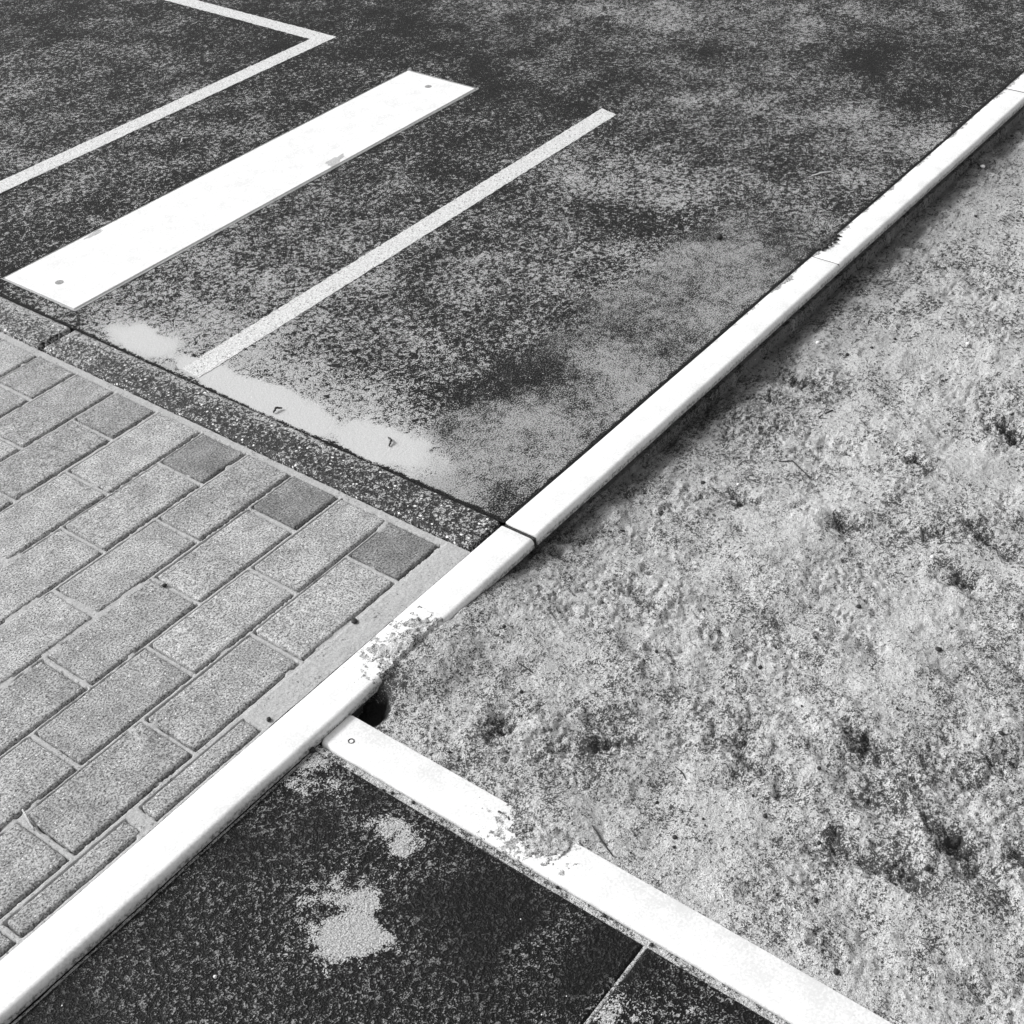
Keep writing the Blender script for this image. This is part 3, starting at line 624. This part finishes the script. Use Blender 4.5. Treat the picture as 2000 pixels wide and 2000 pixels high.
def twig(name, pts, r, mat, label, cat='twig', bend=.0):
    P = [Vector(p) for p in pts]; Q = []
    for a, b in zip(P, P[1:]):
        for k in range(6): Q.append(a.lerp(b, k/6))
    Q.append(P[-1]); rr = random.Random(len(label)); bm = bmesh.new(); rings = []
    for i, q in enumerate(Q):
        t = (Q[min(i+1, len(Q)-1)]-Q[max(i-1, 0)]).normalized(); s = t.cross(Vector((0, 0, 1))).normalized(); u = s.cross(t)
        f = .55+.45*math.sin(math.pi*(i+.6)/(len(Q)+.2)); off = Vector((rr.uniform(-1, 1), rr.uniform(-1, 1), 0))*r*.35
        rings.append([bm.verts.new(q+off+(s*math.cos(a)+u*math.sin(a))*r*f) for a in [k*math.pi/4 for k in range(8)]])
    for a, b in zip(rings, rings[1:]):
        for k in range(8): bm.faces.new((a[k], a[(k+1) % 8], b[(k+1) % 8], b[k]))
    bm.faces.new(rings[0][::-1]); bm.faces.new(rings[-1]); bmesh.ops.recalc_face_normals(bm, faces=bm.faces)
    o = bm_obj(name, bm, mat, smooth=True); tag(o, label, cat); return o
def stwig(pts, r, label, mat=None, dz=.0):
    z = max(sz1(*p) for p in pts); twig('twig', [(x, y, max(sz1(x, y), z-.006)+r*.9+dz) for x, y in pts], r, mat or TWIG, label)
stwig([(1.701, .802), (1.712, .784), (1.690, .739)], .0010, 'long bent dark twig on smooth sand right of the kerb')
stwig([(1.643, .507), (1.663, .478)], .0009, 'straight thin twig lying at the edge of a dark hollow')
stwig([(1.659, .541), (1.637, .526)], .0020, 'thick black stub of twig beside the dark hollow')
stwig([(1.678, .512), (1.668, .509)], .0018, 'short black stub standing over the straight thin twig')
stwig([(1.845, .806), (1.872, .794)], .0020, 'short dark stick on sand above the bent twig')
stwig([(1.809, .652), (1.826, .653)], .0010, 'tiny dark twig on the open sand')
stwig([(1.076, .86), (1.073, .833)], .0010, 'thin straight dark twig on sand below the kerb joint')
stwig([(1.385, .932), (1.407, .905)], .0019, 'short dark bar of wood near the wide kerb joint')
stwig([(.901, .618), (.889, .596), (.880, .574)], .0013, 'dark twig leaning beside the sand spill on the kerb board')
stwig([(1.05, .594), (1.046, .581), (1.038, .571)], .0008, 'small curved twig on smooth sand above the kerb board')
stwig([(.976, .828), (.965, .811)], .0012, 'short dark twig at the rim of a pit near the rail end')
stwig([(1.287, .292), (1.276, .275)], .0012, 'dark twig beside a round clod at the right edge')
stwig([(1.299, .285), (1.316, .288)], .0010, 'small upright twig just above the round clod')
stwig([(1.756, .633), (1.760, .619)], .0020, 'pale bit of stem beside a ridge of clods', SILT)
twig('twig', [(.511, 1.193, .003), (.505, 1.174, .004), (.499, 1.154, .003)], .0017, SILT, 'pale grey twig lying across the joint between bricks')
twig('straw', [(2.563, 1.201, .003), (2.585, 1.188, .005), (2.603, 1.176, .003)], .0012, PALE, 'pale straw lying on the silted runway', 'straw')
twig('straw', [(1.953, 2.47, .003), (1.970, 2.482, .004), (1.982, 2.475, .003)], .0011, PALE, 'short pale curl of straw between board and corner line', 'straw')
twig('leaf', [(1.297, 1.534, .003), (1.306, 1.537, .006), (1.315, 1.531, .003)], .0020, TWIG, 'small dark leaf on the wet edge by the painted line', 'leaf')
twig('leaf', [(1.352, 1.329, .002), (1.347, 1.317, .005), (1.334, 1.312, .002)], .0018, TWIG, 'small curled leaf lying in the pale puddle', 'leaf')
# moss tuft growing from the runway joint on to the kerb
bm = bmesh.new(); rr = random.Random(5)
for k in range(95):
    t = rr.random(); cx = 2.298+.075*rr.random()-.01; cy = 1.047-.020*rr.random()**1.6*(1-abs((cx-2.33)/.05)*.5)
    r = rr.uniform(.0015, .0042); m4 = Matrix.Translation((cx, cy, .0006+rr.random()*.004)) @ Matrix.Rotation(rr.uniform(0, 6), 4, 'Z') @ Matrix.Rotation(rr.uniform(-.6, .6), 4, 'X') @ Matrix.Diagonal((r*1.7, r*.8, r*.45, 1))
    bmesh.ops.create_icosphere(bm, subdivisions=1, radius=1, matrix=m4)
tag(bm_obj('moss_tuft', bm, MOSS, smooth=True), 'dark mossy tuft spreading over the inner edge of the white kerb', 'moss')
# dried silt smears on the board
def smear(cx, cy, rx, ry, a, z, label, seed, mat=SILT, name='mud_smear'):
    rr = random.Random(seed); pts = []
    for k in range(30):
        th = 2*math.pi*k/30; f = 1+.22*math.sin(3*th+seed)+.12*math.sin(7*th)+rr.uniform(-.08, .08)
        x, y = rx*f*math.cos(th), ry*f*math.sin(th); pts.append((cx+x*math.cos(a)-y*math.sin(a), cy+x*math.sin(a)+y*math.cos(a)))
    o = poly_sheet(name, pts, z, .0002, mat, None, 0, 1.0); tag(o, label, 'mud smear'); return o
smear(2.075, 2.107, .030, .012, .2, .0016, 'small grey mud smear on the front edge of the white board', 2)
smear(1.552, 2.2935, .022, .006, .05, .0016, 'thin grey mud smear on the back edge of the white board', 5)
